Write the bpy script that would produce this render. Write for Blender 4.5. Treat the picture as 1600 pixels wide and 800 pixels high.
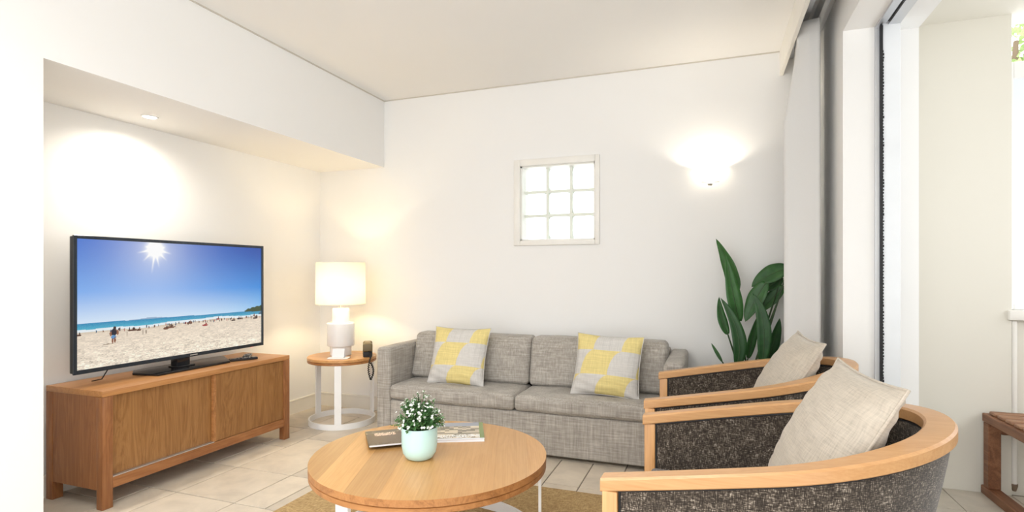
import bpy, bmesh, math, random
import numpy as np
from mathutils import Vector, Matrix, noise as mnoise

for o in list(bpy.data.objects):
    bpy.data.objects.remove(o)
SC = bpy.context.scene
C = SC.collection
PI = math.pi
R = math.radians

# ------------------------------------------------------------------ camera, sky, exposure
EXPOSURE = 0.0
cam_d = bpy.data.cameras.new('camera')
cam = bpy.data.objects.new('camera', cam_d)
C.objects.link(cam)
cam.location = (0, 0, 1.17)
cam.rotation_euler = (R(90), 0, 0.350783)
cam_d.sensor_width = 36
cam_d.lens = 19.187
cam_d.shift_y = 26.155 / 1600
cam_d.clip_start = 0.05
SC.camera = cam

SC.view_settings.view_transform = 'Standard'
SC.view_settings.look = 'None'
SC.view_settings.gamma = 1
SC.view_settings.use_curve_mapping = False
SC.view_settings.exposure = EXPOSURE

world = bpy.data.worlds.new('sky')
SC.world = world
world.use_nodes = True
bg = world.node_tree.nodes['Background']
bg.inputs['Color'].default_value = (0.97, 0.985, 1.0, 1)
bg.inputs['Strength'].default_value = 3.25

LAMP_W, SCONCE_W, DOWN_W, FILL_W = 10.0, 8.0, 42.0, 60.0
WARM = (1.0, 0.78, 0.44)


# ------------------------------------------------------------------ material helpers
class NT:
    def __init__(s, name):
        s.m = bpy.data.materials.new(name)
        s.m.use_nodes = True
        s.t = s.m.node_tree
        s.b = s.t.nodes['Principled BSDF']
        s._tc = None

    def n(s, typ, **kw):
        nd = s.t.nodes.new(typ)
        for k, v in kw.items():
            setattr(nd, k, v)
        return nd

    def l(s, a, b):
        s.t.links.new(a, b)

    def tc(s, which='Object'):
        if s._tc is None:
            s._tc = s.n('ShaderNodeTexCoord')
        return s._tc.outputs[which]

    def mapped(s, scale=(1, 1, 1), rot=(0, 0, 0), loc=(0, 0, 0), which='Object'):
        mp = s.n('ShaderNodeMapping')
        mp.inputs['Scale'].default_value = scale
        mp.inputs['Rotation'].default_value = rot
        mp.inputs['Location'].default_value = loc
        s.l(s.tc(which), mp.inputs['Vector'])
        return mp.outputs[0]

    def noise(s, vec, scale=1, detail=3, rough=.5, dist=0):
        nd = s.n('ShaderNodeTexNoise')
        nd.inputs['Scale'].default_value = scale
        nd.inputs['Detail'].default_value = detail
        nd.inputs['Roughness'].default_value = rough
        nd.inputs['Distortion'].default_value = dist
        s.l(vec, nd.inputs['Vector'])
        return nd.outputs['Fac']

    def math(s, op, a, b=None, c=None, clamp=False):
        nd = s.n('ShaderNodeMath', operation=op, use_clamp=clamp)
        for i, v in enumerate((a, b, c)):
            if v is None:
                continue
            if isinstance(v, (int, float)):
                nd.inputs[i].default_value = v
            else:
                s.l(v, nd.inputs[i])
        return nd.outputs[0]

    def ramp(s, fac, stops, interp='LINEAR'):
        nd = s.n('ShaderNodeValToRGB')
        cr = nd.color_ramp
        cr.interpolation = interp
        while len(cr.elements) < len(stops):
            cr.elements.new(.5)
        for e, (p, c) in zip(cr.elements, stops):
            e.position = p
            e.color = tuple(c) + (1,)
        s.l(fac, nd.inputs[0])
        return nd.outputs[0]

    def mix(s, fac, a, b, typ='MIX'):
        nd = s.n('ShaderNodeMix', data_type='RGBA', blend_type=typ)
        for sock, v in ((nd.inputs[0], fac), (nd.inputs[6], a), (nd.inputs[7], b)):
            if isinstance(v, (int, float)):
                sock.default_value = v
            elif isinstance(v, tuple):
                sock.default_value = v + (1,) if len(v) == 3 else v
            else:
                s.l(v, sock)
        return nd.outputs[2]

    def bump(s, h, strength=.3, dist=.002):
        nd = s.n('ShaderNodeBump')
        nd.inputs['Strength'].default_value = strength
        nd.inputs['Distance'].default_value = dist
        s.l(h, nd.inputs['Height'])
        s.l(nd.outputs[0], s.b.inputs['Normal'])

    def col(s, c):
        if isinstance(c, tuple):
            s.b.inputs['Base Color'].default_value = c + (1,)
        else:
            s.l(c, s.b.inputs['Base Color'])

    def rough(s, v):
        if isinstance(v, (int, float)):
            s.b.inputs['Roughness'].default_value = v
        else:
            s.l(v, s.b.inputs['Roughness'])


def plain(name, c, rough=.5, metal=0.0, spec=None):
    t = NT(name)
    v = t.noise(t.mapped(), 9, 3)
    t.col(t.mix(v, tuple(x * .96 for x in c), tuple(min(1, x * 1.04) for x in c)))
    t.rough(rough)
    t.b.inputs['Metallic'].default_value = metal
    if spec is not None:
        t.b.inputs['Specular IOR Level'].default_value = spec
    return t.m


def wall_mat(name, c, rough=.75):
    t = NT(name)
    v = t.noise(t.mapped(), 1.3, 3)
    t.col(t.mix(v, tuple(x * .985 for x in c), tuple(min(1, x * 1.012) for x in c)))
    t.rough(rough)
    t.b.inputs['Specular IOR Level'].default_value = .25
    t.bump(t.noise(t.mapped(), 180, 2), .08, .001)
    return t.m


def wood(name, dark, mid, light, axis='X', rough=.38, swirl=.6, scale=1.0, perobj=.0, rot=None, ring=.9):
    """oak-like grain running along one local axis"""
    t = NT(name)
    s = {'X': (1.1, 9, 9), 'Y': (9, 1.1, 9), 'Z': (9, 9, 1.1)}[axis]
    s = tuple(v * scale for v in s)
    vec = t.mapped(s, rot or (0, 0, 0))
    if perobj:
        oi = t.n('ShaderNodeObjectInfo')
        ad = t.n('ShaderNodeVectorMath', operation='ADD')
        sc = t.math('MULTIPLY', oi.outputs['Random'], 37.0)
        cb = t.n('ShaderNodeCombineXYZ')
        for i in range(3):
            t.l(sc, cb.inputs[i])
        t.l(vec, ad.inputs[0])
        t.l(cb.outputs[0], ad.inputs[1])
        vec = ad.outputs[0]
    big = t.noise(vec, .8, 4, .55, swirl)
    rings = t.math('FRACT', t.math('MULTIPLY', big, 7.0))
    rings = t.math('ABSOLUTE', t.math('SUBTRACT', rings, .5))
    fs = {'X': (3, 190, 190), 'Y': (190, 3, 190), 'Z': (190, 190, 3)}[axis]
    fine = t.noise(t.mapped(fs, rot or (0, 0, 0)), 1, 2, .6)
    f = t.math('ADD', t.math('MULTIPLY', rings, ring), t.math('MULTIPLY', big, .5))
    f = t.math('ADD', f, .45 - ring * .5)
    f = t.math('ADD', f, t.math('MULTIPLY', t.math('SUBTRACT', fine, .5), .75))
    c = t.ramp(f, [(.05, dark), (.42, mid), (.85, light)])
    if perobj:
        oi = t.n('ShaderNodeObjectInfo')
        k = t.math('ADD', t.math('MULTIPLY', oi.outputs['Random'], perobj * 2), 1 - perobj)
        c = t.mix(1.0, c, k, 'MULTIPLY')
    t.col(c)
    t.rough(rough)
    t.bump(fine, .08, .0008)
    return t.m


def slub(name, dark, mid, light, sc=110, cross=.5, rough=.95, sheen=.15):
    t = NT(name)
    a = t.noise(t.mapped((7, 7, sc)), 1, 3, .65)
    b = t.noise(t.mapped((sc, sc, 8)), 1, 3, .65)
    c3 = t.noise(t.mapped((9, sc, 9)), 1, 3, .65)
    f = t.math('ADD', t.math('MULTIPLY', a, .55), t.math('MULTIPLY', b, cross))
    f = t.math('ADD', f, t.math('MULTIPLY', c3, .25))
    f = t.math('DIVIDE', f, .8 + cross)
    t.col(t.ramp(f, [(.30, dark), (.5, mid), (.70, light)]))
    t.rough(rough)
    t.b.inputs['Sheen Weight'].default_value = sheen
    t.b.inputs['Specular IOR Level'].default_value = .15
    t.bump(f, .5, .002)
    return t.m


def flecked(name):
    """dark brown woven upholstery with pale cross threads"""
    t = NT(name)
    a = t.noise(t.mapped((85, 85, 480)), 1, 2, .6)
    b = t.noise(t.mapped((480, 480, 70), (0.0, .22, .1)), 1, 2, .6)
    m = t.math('MULTIPLY', t.math('ADD', a, b), .5)
    big = t.noise(t.mapped((26, 26, 26)), 1, 3)
    m = t.math('ADD', m, t.math('MULTIPLY', t.math('SUBTRACT', big, .5), .16))
    t.col(t.ramp(m, [(.40, (.022, .017, .013)), (.50, (.055, .042, .032)), (.57, (.13, .104, .080)), (.66, (.46, .40, .33))]))
    t.rough(.95)
    t.b.inputs['Specular IOR Level'].default_value = .2
    t.b.inputs['Sheen Weight'].default_value = .25
    t.bump(m, .6, .002)
    return t.m


def linen(name, c, sc=260):
    t = NT(name)
    a = t.noise(t.mapped((14, sc, 14)), 1, 3, .7)
    b = t.noise(t.mapped((sc, 14, 14)), 1, 3, .7)
    f = t.math('MULTIPLY', t.math('ADD', a, b), .5)
    t.col(t.ramp(f, [(.36, tuple(x * .80 for x in c)), (.5, c), (.65, tuple(min(1, x * 1.14) for x in c))]))
    t.rough(.95)
    t.b.inputs['Specular IOR Level'].default_value = .15
    t.b.inputs['Sheen Weight'].default_value = .2
    t.bump(f, .35, .0015)
    return t.m


def petals(name):
    """grey linen printed with rows of yellow curved petals"""
    t = NT(name)
    sep = t.n('ShaderNodeSeparateXYZ')
    t.l(t.tc('UV'), sep.inputs[0])
    u, v = sep.outputs[0], sep.outputs[1]
    rows = t.math('ADD', t.math('MULTIPLY', v, 2.5), .225)
    row = t.math('FLOOR', rows)
    fv = t.math('FRACT', rows)
    arc = t.math('SUBTRACT', 1.0, t.math('SQRT', t.math('SUBTRACT', 1.0, t.math('MULTIPLY', t.math('MULTIPLY', fv, fv), .97))))
    x = t.math('SUBTRACT', t.math('MULTIPLY', u, 1.18), t.math('MULTIPLY', arc, .26))
    x = t.math('ADD', x, t.math('MULTIPLY', row, .29))
    x = t.math('FRACT', t.math('ADD', x, 4.575))
    yel = t.math('LESS_THAN', x, .5)
    w1 = t.noise(t.mapped((10, 300, 10), which='Object'), 1, 3, .7)
    w2 = t.noise(t.mapped((300, 10, 10), which='Object'), 1, 3, .7)
    wv = t.math('MULTIPLY', t.math('ADD', w1, w2), .5)
    base = t.mix(yel, (.62, .60, .57), (.74, .62, .27))
    t.col(t.mix(1.0, base, t.ramp(wv, [(.35, (.82, .82, .82)), (.65, (1.12, 1.12, 1.12))]), 'MULTIPLY'))
    t.rough(.95)
    t.b.inputs['Specular IOR Level'].default_value = .15
    t.bump(wv, .25, .0015)
    return t.m


def tile_mat(name, c, var=.10):
    t = NT(name)
    oi = t.n('ShaderNodeObjectInfo')
    r = oi.outputs['Random']
    cb = t.n('ShaderNodeCombineXYZ')
    t.l(t.math('MULTIPLY', r, 31), cb.inputs[0])
    t.l(t.math('MULTIPLY', r, 17), cb.inputs[1])
    ad = t.n('ShaderNodeVectorMath', operation='ADD')
    t.l(t.tc(), ad.inputs[0])
    t.l(cb.outputs[0], ad.inputs[1])
    cloud = t.noise(ad.outputs[0], 6, 5, .6, .4)
    base = t.ramp(cloud, [(.3, tuple(x * .86 for x in c)), (.5, c), (.72, tuple(min(1, x * 1.12) for x in c))])
    k = t.math('ADD', t.math('MULTIPLY', r, var * 2), 1 - var)
    t.col(t.mix(1.0, base, k, 'MULTIPLY'))
    t.rough(.42)
    t.b.inputs['Specular IOR Level'].default_value = .35
    t.bump(t.noise(t.tc(), 60, 3), .06, .001)
    return t.m


def glass_block_mat():
    t = NT('glass_block')
    t.col((.93, .98, .95))
    t.b.inputs['Transmission Weight'].default_value = 1
    t.b.inputs['IOR'].default_value = 1.25
    w = t.n('ShaderNodeTexWave', bands_direction='X')
    w.inputs['Scale'].default_value = 14
    t.l(t.mapped(), w.inputs['Vector'])
    t.rough(.22)
    t.bump(w.outputs['Fac'], .35, .002)
    return t.m


def shade_mat(name, c, trans=.55):
    t = NT(name)
    d = t.n('ShaderNodeBsdfDiffuse')
    tr = t.n('ShaderNodeBsdfTranslucent')
    mx = t.n('ShaderNodeMixShader')
    weave = t.noise(t.mapped((200, 200, 500)), 1, 2)
    col = t.mix(weave, tuple(x * .95 for x in c), c)
    t.l(col, d.inputs[0])
    t.l(col, tr.inputs[0])
    mx.inputs[0].default_value = trans
    t.l(d.outputs[0], mx.inputs[1])
    t.l(tr.outputs[0], mx.inputs[2])
    t.l(mx.outputs[0], t.n_out() if hasattr(t, 'n_out') else t.t.nodes['Material Output'].inputs[0])
    return t.m


def emit_mat(name, c, strength):
    t = NT(name)
    t.col((.8, .8, .8))
    t.b.inputs['Emission Color'].default_value = tuple(c) + (1,)
    t.b.inputs['Emission Strength'].default_value = strength
    return t.m


def print_mat(name, emission=0.0, rough=.35):
    """flat printed / displayed picture stored as mesh colours"""
    t = NT(name)
    a = t.n('ShaderNodeVertexColor', layer_name='picture')
    if emission:
        t.col((.01, .01, .012))
        t.l(a.outputs[0], t.b.inputs['Emission Color'])
        t.b.inputs['Emission Strength'].default_value = emission
    else:
        t.l(a.outputs[0], t.b.inputs['Base Color'])
    t.rough(rough)
    return t.m


def leaf_mat(name, c1, c2, trans=.12):
    t = NT(name)
    oi = t.n('ShaderNodeObjectInfo')
    f = t.math('ADD', t.math('MULTIPLY', t.noise(t.mapped((8, 8, 8)), 3, 3), .6), t.math('MULTIPLY', oi.outputs['Random'], .4))
    t.col(t.ramp(f, [(.3, c1), (.7, c2)]))
    t.rough(.48)
    return t.m


M = {}
M['wall'] = wall_mat('painted_wall', (.87, .862, .843))
M['wall_out'] = wall_mat('render_cream', (.745, .72, .645))
M['ceil'] = wall_mat('ceiling_paint', (.86, .848, .825))
M['trim'] = plain('trim_paint', (.84, .81, .74), .45)
M['line'] = plain('shadow_line_paint', (.60, .56, .49), .7)  # darker tone stands in for the shadow gap under the ceiling
M['white'] = plain('white_paint', (.86, .86, .85), .35)
M['winframe'] = plain('window_paint', (.85, .83, .78), .4)
M['alu'] = plain('aluminium', (.62, .63, .65), .35, .85)
M['jamb_white'] = plain('powder_coat', (.84, .87, .90), .4)
M['black'] = plain('black_rubber', (.012, .012, .014), .6)
M['blackgloss'] = plain('black_plastic', (.010, .010, .012), .12)
M['bezel'] = plain('dark_bezel', (.020, .028, .040), .25)
M['grout'] = plain('grout', (.26, .225, .18), .9)
M['tile'] = tile_mat('travertine_tile', (.66, .585, .48))
M['tile_out'] = tile_mat('balcony_tile', (.60, .55, .47), .05)
M['stand'] = wood('cabinet_oak', (.14, .045, .014), (.27, .102, .032), (.38, .165, .058), 'Y', .4, .6, 2.0, ring=.5)
M['stand_z'] = wood('cabinet_oak_upright', (.13, .043, .014), (.25, .094, .031), (.36, .155, .055), 'Z', .4, .6, 2.0, ring=.5)
M['veneer'] = wood('oak_veneer', (.17, .072, .020), (.275, .125, .038), (.37, .185, .062), 'Z', .38, 2.2, 1.3, ring=.75)
M['stand_top'] = wood('cabinet_top_oak', (.27, .11, .032), (.42, .185, .06), (.52, .255, .092), 'Y', .35, .6, 1.6, ring=.5)
M['oak'] = wood('table_oak', (.33, .155, .046), (.47, .242, .079), (.56, .315, .118), 'X', .30, .5, 1.6, .17, ring=.30)
M['oak_side'] = wood('table_oak_edge', (.26, .105, .033), (.40, .175, .057), (.49, .23, .08), 'X', .4)
M['oak_small'] = wood('side_table_oak', (.43, .20, .065), (.60, .31, .115), (.68, .38, .16), 'X', .34)
M['beech'] = wood('bent_beech', (.38, .180, .068), (.52, .270, .110), (.61, .35, .160), 'X', .35, .3, 1.3, ring=.3)
M['beech_z'] = wood('beech_post', (.48, .235, .085), (.62, .33, .13), (.70, .41, .19), 'Z', .38, .3)
M['teak'] = wood('bench_teak', (.12, .045, .018), (.20, .08, .034), (.27, .125, .06), 'Y', .5, .3)
M['teak_x'] = wood('bench_teak_slat', (.20, .09, .045), (.32, .165, .09), (.42, .24, .14), 'X', .55, .3)
M['sofa'] = slub('sofa_slub_linen', (.21, .19, .165), (.385, .355, .315), (.60, .565, .515))
M['fleck'] = flecked('chair_weave')
M['linen'] = linen('beige_linen', (.53, .47, .39))
M['petal'] = petals('petal_print')
M['jute'] = None
M['curtain'] = shade_mat('curtain_cloth', (.85, .84, .82), .22)
M['shade'] = shade_mat('lamp_shade_linen', (.90, .87, .80), .42)
M['ceramic'] = plain('white_ceramic', (.86, .86, .86), .18)
M['mint'] = plain('mint_glaze', (.53, .77, .745), .28)
M['brass'] = plain('brushed_steel', (.55, .52, .47), .3, .9)
M['glassblock'] = glass_block_mat()
M['mortar'] = plain('block_mortar', (.80, .83, .75), .7)
M['leaf'] = leaf_mat('strelitzia_leaf', (.012, .065, .012), (.035, .135, .025))
M['stem'] = plain('strelitzia_stem', (.035, .075, .022), .5)
M['smallleaf'] = leaf_mat('tiny_leaf', (.07, .20, .06), (.24, .42, .15))
M['flower'] = plain('white_petal', (.85, .87, .82), .6)
M['soil'] = plain('dark_soil', (.03, .02, .012), .95)
M['paper'] = plain('white_paper', (.84, .84, .86), .6)
M['phone'] = plain('olive_plastic', (.15, .11, .05), .4)
M['tree'] = leaf_mat('garden_leaf', (.22, .34, .10), (.50, .60, .28))
M['bark'] = plain('bark', (.22, .16, .11), .9)
M['screen_white'] = plain('screen_panel', (.80, .85, .90), .35)


def jute_mat():
    t = NT('woven_jute')
    a = t.noise(t.mapped((30, 190, 20)), 1, 3, .7)
    b = t.noise(t.mapped((150, 45, 20)), 1, 3, .7)
    f = t.math('ADD', t.math('MULTIPLY', a, .6), t.math('MULTIPLY', b, .4))
    t.col(t.ramp(f, [(.34, (.27, .17, .075)), (.5, (.50, .35, .17)), (.66, (.68, .51, .28))]))
    t.rough(.95)
    t.b.inputs['Specular IOR Level'].default_value = .1
    t.bump(f, .9, .004)
    return t.m


M['jute'] = jute_mat()


# ------------------------------------------------------------------ mesh helpers
def obj(name, bm, m, parent=None, smooth=35):
    me = bpy.data.meshes.new(name)
    bmesh.ops.recalc_face_normals(bm, faces=bm.faces[:])
    bm.to_mesh(me)
    bm.free()
    if m is not None:
        me.materials.append(m)
    if smooth:
        me.polygons.foreach_set('use_smooth', [True] * len(me.polygons))
        me.set_sharp_from_angle(angle=R(smooth))
    o = bpy.data.objects.new(name, me)
    C.objects.link(o)
    if parent is not None:
        o.parent = parent
    return o


def tag(o, label, cat, group=None):
    o['label'] = label
    o['category'] = cat
    if group:
        o['group'] = group
    return o


def thing(name, label, cat, loc=(0, 0, 0), rotz=0, group=None):
    o = bpy.data.objects.new(name, None)
    o.empty_display_size = .1
    C.objects.link(o)
    o.location = loc
    o.rotation_euler = (0, 0, rotz)
    return tag(o, label, cat, group)


def struct(name, bm, m, label=None, cat=None, parent=None, smooth=35):
    o = obj(name, bm, m, parent, smooth)
    if parent is None:
        o['kind'] = 'structure'
        tag(o, label, cat)
    return o


def dup(root, loc, rotz, label=None, group=None):
    r = root.copy()
    C.objects.link(r)
    r.location = loc
    r.rotation_euler = (0, 0, rotz)
    if label:
        r['label'] = label
    if group:
        r['group'] = group
    for ch in list(root.children):
        c = ch.copy()
        C.objects.link(c)
        c.parent = r
        for g in ch.children:
            d = g.copy()
            C.objects.link(d)
            d.parent = c
    return r


def B():
    return bmesh.new()


def box(bm, x0, x1, y0, y1, z0, z1, bev=0, seg=2, mat=None):
    r = bmesh.ops.create_cube(bm, size=1)
    vs = r['verts']
    for v in vs:
        v.co = Vector(((x0 + x1) / 2 + v.co.x * (x1 - x0), (y0 + y1) / 2 + v.co.y * (y1 - y0), (z0 + z1) / 2 + v.co.z * (z1 - z0)))
        if mat is not None:
            v.co = mat @ v.co
    if bev:
        es = list({e for v in vs for e in v.link_edges})
        bmesh.ops.bevel(bm, geom=es, offset=bev, segments=seg, profile=.5, affect='EDGES')
    return bm


def bx(*a, **k):
    return box(B(), *a, **k)


def prism(bm, pts, z0, z1, bev=0, seg=2):
    bot = [bm.verts.new((x, y, z0)) for x, y in pts]
    top = [bm.verts.new((x, y, z1)) for x, y in pts]
    n = len(pts)
    fs = [bm.faces.new(bot[::-1]), bm.faces.new(top)]
    for i in range(n):
        fs.append(bm.faces.new((bot[i], bot[(i + 1) % n], top[(i + 1) % n], top[i])))
    if bev:
        es = list({e for f in fs[:2] for e in f.edges})
        bmesh.ops.bevel(bm, geom=es, offset=bev, segments=seg, profile=.5, affect='EDGES')
    return bm


def lathe(bm, prof, n=48, cx=0, cy=0, a0=0, a1=2 * PI, closed=True):
    """revolve (r, z) profile; r = 0 gives poles"""
    full = abs(a1 - a0 - 2 * PI) < 1e-6
    cols = n if full else n + 1
    rings = []
    for r, z in prof:
        if r < 1e-6:
            rings.append([bm.verts.new((cx, cy, z))])
        else:
            rings.append([bm.verts.new((cx + r * math.cos(a0 + (a1 - a0) * i / n), cy + r * math.sin(a0 + (a1 - a0) * i / n), z)) for i in range(cols)])
    for a, b in zip(rings, rings[1:]):
        for i in range(n):
            j = (i + 1) % cols
            if len(a) == 1 and len(b) == 1:
                continue
            if len(a) == 1:
                bm.faces.new((a[0], b[j], b[i]))
            elif len(b) == 1:
                bm.faces.new((a[i], a[j], b[0]))
            else:
                bm.faces.new((a[i], a[j], b[j], b[i]))
    return bm


def tube(bm, pts, r, n=8, closed=False, caps=True):
    pts = [Vector(p) for p in pts]
    rs = r if isinstance(r, (list, tuple)) else [r] * len(pts)
    rings = []
    up = Vector((0, 0, 1))
    prev = None
    N = len(pts)
    for i, p in enumerate(pts):
        if closed:
            d = pts[(i + 1) % N] - pts[i - 1]
        else:
            d = pts[min(i + 1, N - 1)] - pts[max(i - 1, 0)]
        d.normalize()
        if prev is None:
            a = d.orthogonal().normalized()
        else:
            a = (prev - d * prev.dot(d))
            a = a.normalized() if a.length > 1e-6 else d.orthogonal().normalized()
        prev = a
        b = d.cross(a)
        rings.append([bm.verts.new(p + rs[i] * (a * math.cos(2 * PI * k / n) + b * math.sin(2 * PI * k / n))) for k in range(n)])
    m = N if closed else N - 1
    for i in range(m):
        A, Bq = rings[i], rings[(i + 1) % N]
        for k in range(n):
            bm.faces.new((A[k], A[(k + 1) % n], Bq[(k + 1) % n], Bq[k]))
    if caps and not closed:
        bm.faces.new(rings[0][::-1])
        bm.faces.new(rings[-1])
    return bm


def axis_samples(h, r, n):
    c = [0, .2, .41, .66, 1]
    pos = [h - r + r * t for t in c]
    inner = [(-1 + 2 * i / n) * (h - r) for i in range(1, n)]
    return [-p for p in pos[::-1]] + inner + pos


def soft_box(bm, c, half, r, n=(8, 6, 3), crown=(0, 0, 0), wob=0, seed=0, mat=None, lean=0):
    """upholstered block: rounded edges, swollen faces"""
    hx, hy, hz = half
    S = [axis_samples(hx, r, n[0]), axis_samples(hy, r, n[1]), axis_samples(hz, r, n[2])]
    H = (hx, hy, hz)
    cache = {}

    def vert(p):
        k = tuple(round(v, 6) for v in p)
        if k in cache:
            return cache[k]
        q = [max(-(H[i] - r), min(H[i] - r, p[i])) for i in range(3)]
        d = Vector([p[i] - q[i] for i in range(3)])
        pos = Vector(q) + (d.normalized() * r if d.length > 1e-9 else d)
        u = [max(-1, min(1, p[i] / H[i])) for i in range(3)]
        for ax in range(3):
            if crown[ax]:
                o1, o2 = (ax + 1) % 3, (ax + 2) % 3
                k1 = max(0, 1 - u[o1] ** 4) ** .7 * max(0, 1 - u[o2] ** 4) ** .7
                pos[ax] += crown[ax] * k1 * u[ax]
        if wob:
            nn = mnoise.noise_vector(pos * 5 + Vector((seed * 7.1, seed * 3.3, 0)))
            pos += nn * wob
        pos.y += lean * (pos.z + hz)
        pos += Vector(c)
        if mat is not None:
            pos = mat @ pos
        cache[k] = bm.verts.new(pos)
        return cache[k]

    for ax in range(3):
        o1, o2 = (ax + 1) % 3, (ax + 2) % 3
        for sgn in (-1, 1):
            for i in range(len(S[o1]) - 1):
                for j in range(len(S[o2]) - 1):
                    ps = []
                    for a, b in ((i, j), (i + 1, j), (i + 1, j + 1), (i, j + 1)):
                        p = [0, 0, 0]
                        p[ax] = sgn * H[ax]
                        p[o1] = S[o1][a]
                        p[o2] = S[o2][b]
                        ps.append(vert(p))
                    if len(set(ps)) == 4:
                        try:
                            bm.faces.new(ps)
                        except ValueError:
                            pass
    return bm


def pillow(name, m, w, h, t, mat, parent=None, seed=0, wrinkle=.006, pinch=.07, n=36, bottom=0.0):
    """square scatter cushion: local x width, y height, z thickness"""
    bm = B()
    uvl = bm.loops.layers.uv.new('UVMap')
    grid = {}
    info = {}
    for side in (1, -1):
        for i in range(n + 1):
            for j in range(n + 1):
                u, v = -1 + 2 * i / n, -1 + 2 * j / n
                edge = i in (0, n) or j in (0, n)
                if side == -1 and edge:
                    grid[(side, i, j)] = grid[(1, i, j)]
                    continue
                x = u * w / 2 * (1 - pinch * (1 - v * v) * abs(u))
                y = v * h / 2 * (1 - pinch * (1 - u * u) * abs(v))
                k = (max(0, 1 - abs(u) ** 2.6) * max(0, 1 - abs(v) ** 2.6)) ** .62
                z = side * t / 2 * k
                # radiating creases near the corners and belly
                nz = mnoise.noise(Vector((x * 9 + seed * 5, y * 9, side * 3.0)))
                cr = math.sin((u * 3 + v * 11 + seed) * 2.2 + 4 * mnoise.noise(Vector((x * 6, y * 6, seed))))
                amp = wrinkle * (.35 + 1.2 * (u * u * v * v + .5 * max(0, -v) ** 3))
                if not edge:
                    z += amp * (nz * 1.2 + cr * .55)
                    z += side * bottom * max(0, -v) * k
                vt = bm.verts.new(mat @ Vector((x, y, z)))
                grid[(side, i, j)] = vt
                info[vt] = ((u + 1) / 2, (v + 1) / 2)
    for side in (1, -1):
        for i in range(n):
            for j in range(n):
                q = [grid[(side, i, j)], grid[(side, i + 1, j)], grid[(side, i + 1, j + 1)], grid[(side, i, j + 1)]]
                if side == -1:
                    q = q[::-1]
                f = bm.faces.new(q)
                for lp in f.loops:
                    lp[uvl].uv = info[lp.vert]
    edge = [grid[(1, i, 0)].co.copy() for i in range(n)] + [grid[(1, n, j)].co.copy() for j in range(n)] + \
           [grid[(1, n - i, n)].co.copy() for i in range(n)] + [grid[(1, 0, n - j)].co.copy() for j in range(n)]
    o = obj(name, bm, m, parent, smooth=70)
    return o, edge


def picture_grid(name, img, corner, eu, ev, m, parent):
    """flat picture: img[h, w, 3] linear colours, one mesh cell per sample; corner is top-left"""
    h, w, _ = img.shape
    corner, eu, ev = (np.array(q, float) for q in (corner, eu, ev))
    jj, ii = np.meshgrid(np.arange(w + 1) / w, np.arange(h + 1) / h)
    co = corner + jj[..., None] * eu + ii[..., None] * ev
    idx = np.arange((h + 1) * (w + 1)).reshape(h + 1, w + 1)
    fa = np.stack([idx[1:, :-1], idx[1:, 1:], idx[:-1, 1:], idx[:-1, :-1]], -1).reshape(-1, 4)
    me = bpy.data.meshes.new(name)
    me.vertices.add(co.size // 3)
    me.vertices.foreach_set('co', co.reshape(-1).astype(np.float32))
    me.loops.add(fa.size)
    me.loops.foreach_set('vertex_index', fa.reshape(-1).astype(np.int32))
    me.polygons.add(len(fa))
    me.polygons.foreach_set('loop_start', np.arange(0, fa.size, 4, dtype=np.int32))
    me.update(calc_edges=True)
    at = me.color_attributes.new('picture', 'FLOAT_COLOR', 'CORNER')
    px = np.ones((len(fa), 4, 4), np.float32)
    px[:, :, :3] = img.reshape(-1, 1, 3)
    at.data.foreach_set('color', px.reshape(-1))
    me.materials.append(m)
    o = bpy.data.objects.new(name, me)
    C.objects.link(o)
    o.parent = parent
    return o


def srgb(*c):
    c = np.array(c, float) / 255
    return np.where(c <= .04045, c / 12.92, ((c + .055) / 1.055) ** 2.4)


# ================================================================== THE SETTING
YB = 3.97       # back wall
XL = -2.605     # left wall plane
XN = -3.267     # back of the television niche
XR = .62        # right (window) wall
ZC = 2.624      # ceiling
ZN = 2.062      # niche soffit
YN = 1.459      # start of the niche
YS = -1.3       # how far the room runs behind the viewer

# floor with random-ashlar tiles
floor = struct('floor', bx(XN - .1, XR + .14, YS, YB + .1, -.12, -.0035), M['grout'], 'pale travertine tiled floor of the living room', 'floor')
rng = random.Random(11)
mod = .2
gx0, gy0 = -2.68 - 3 * mod, 2.12 - 8 * mod
nx, ny = 21, 19
occ = set()
tiles = []


def put(i, j, a, b):
    if i + a > nx or j + b > ny:
        return False
    cells = {(i + p, j + q) for p in range(a) for q in range(b)}
    if cells & occ:
        return False
    occ.update(cells)
    tiles.append((i, j, a, b))
    return True


put(3, 8, 2, 2)
put(5, 8, 1, 2)
put(5, 7, 2, 1)
put(3, 10, 2, 3)
put(6, 8, 2, 2)
put(1, 8, 2, 2)
put(3, 6, 2, 2)
for j in range(ny):
    for i in range(nx):
        if (i, j) in occ:
            continue
        opts = [(2, 2), (3, 2), (2, 3), (2, 1), (1, 2), (2, 2)]
        rng.shuffle(opts)
        for a, b in opts + [(2, 1), (1, 2), (1, 1)]:
            if put(i, j, a, b):
                break
tmesh = {}
for i, j, a, b in tiles:
    x0, y0 = gx0 + i * mod, gy0 + j * mod
    x1, y1 = min(x0 + a * mod, XR), min(y0 + b * mod, YB)
    x0 = max(x0, XN)
    if x1 - x0 < .03 or y1 - y0 < .03:
        continue
    w, d = round(x1 - x0, 4), round(y1 - y0, 4)
    g = .0034
    if (w, d) not in tmesh:
        o = obj('tile', bx(-w / 2 + g, w / 2 - g, -d / 2 + g, d / 2 - g, -.009, 0, .0012, 1), M['tile'], floor, 30)
        tmesh[(w, d)] = o
    else:
        o = tmesh[(w, d)].copy()
        C.objects.link(o)
        o.parent = floor
    o.location = ((x0 + x1) / 2, (y0 + y1) / 2, 0)

# ceiling
struct('ceiling', bx(XN - .15, 1.0, YS, YB + .15, ZC, ZC + .15), M['ceil'], 'flat off-white ceiling of the room', 'ceiling')

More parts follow.
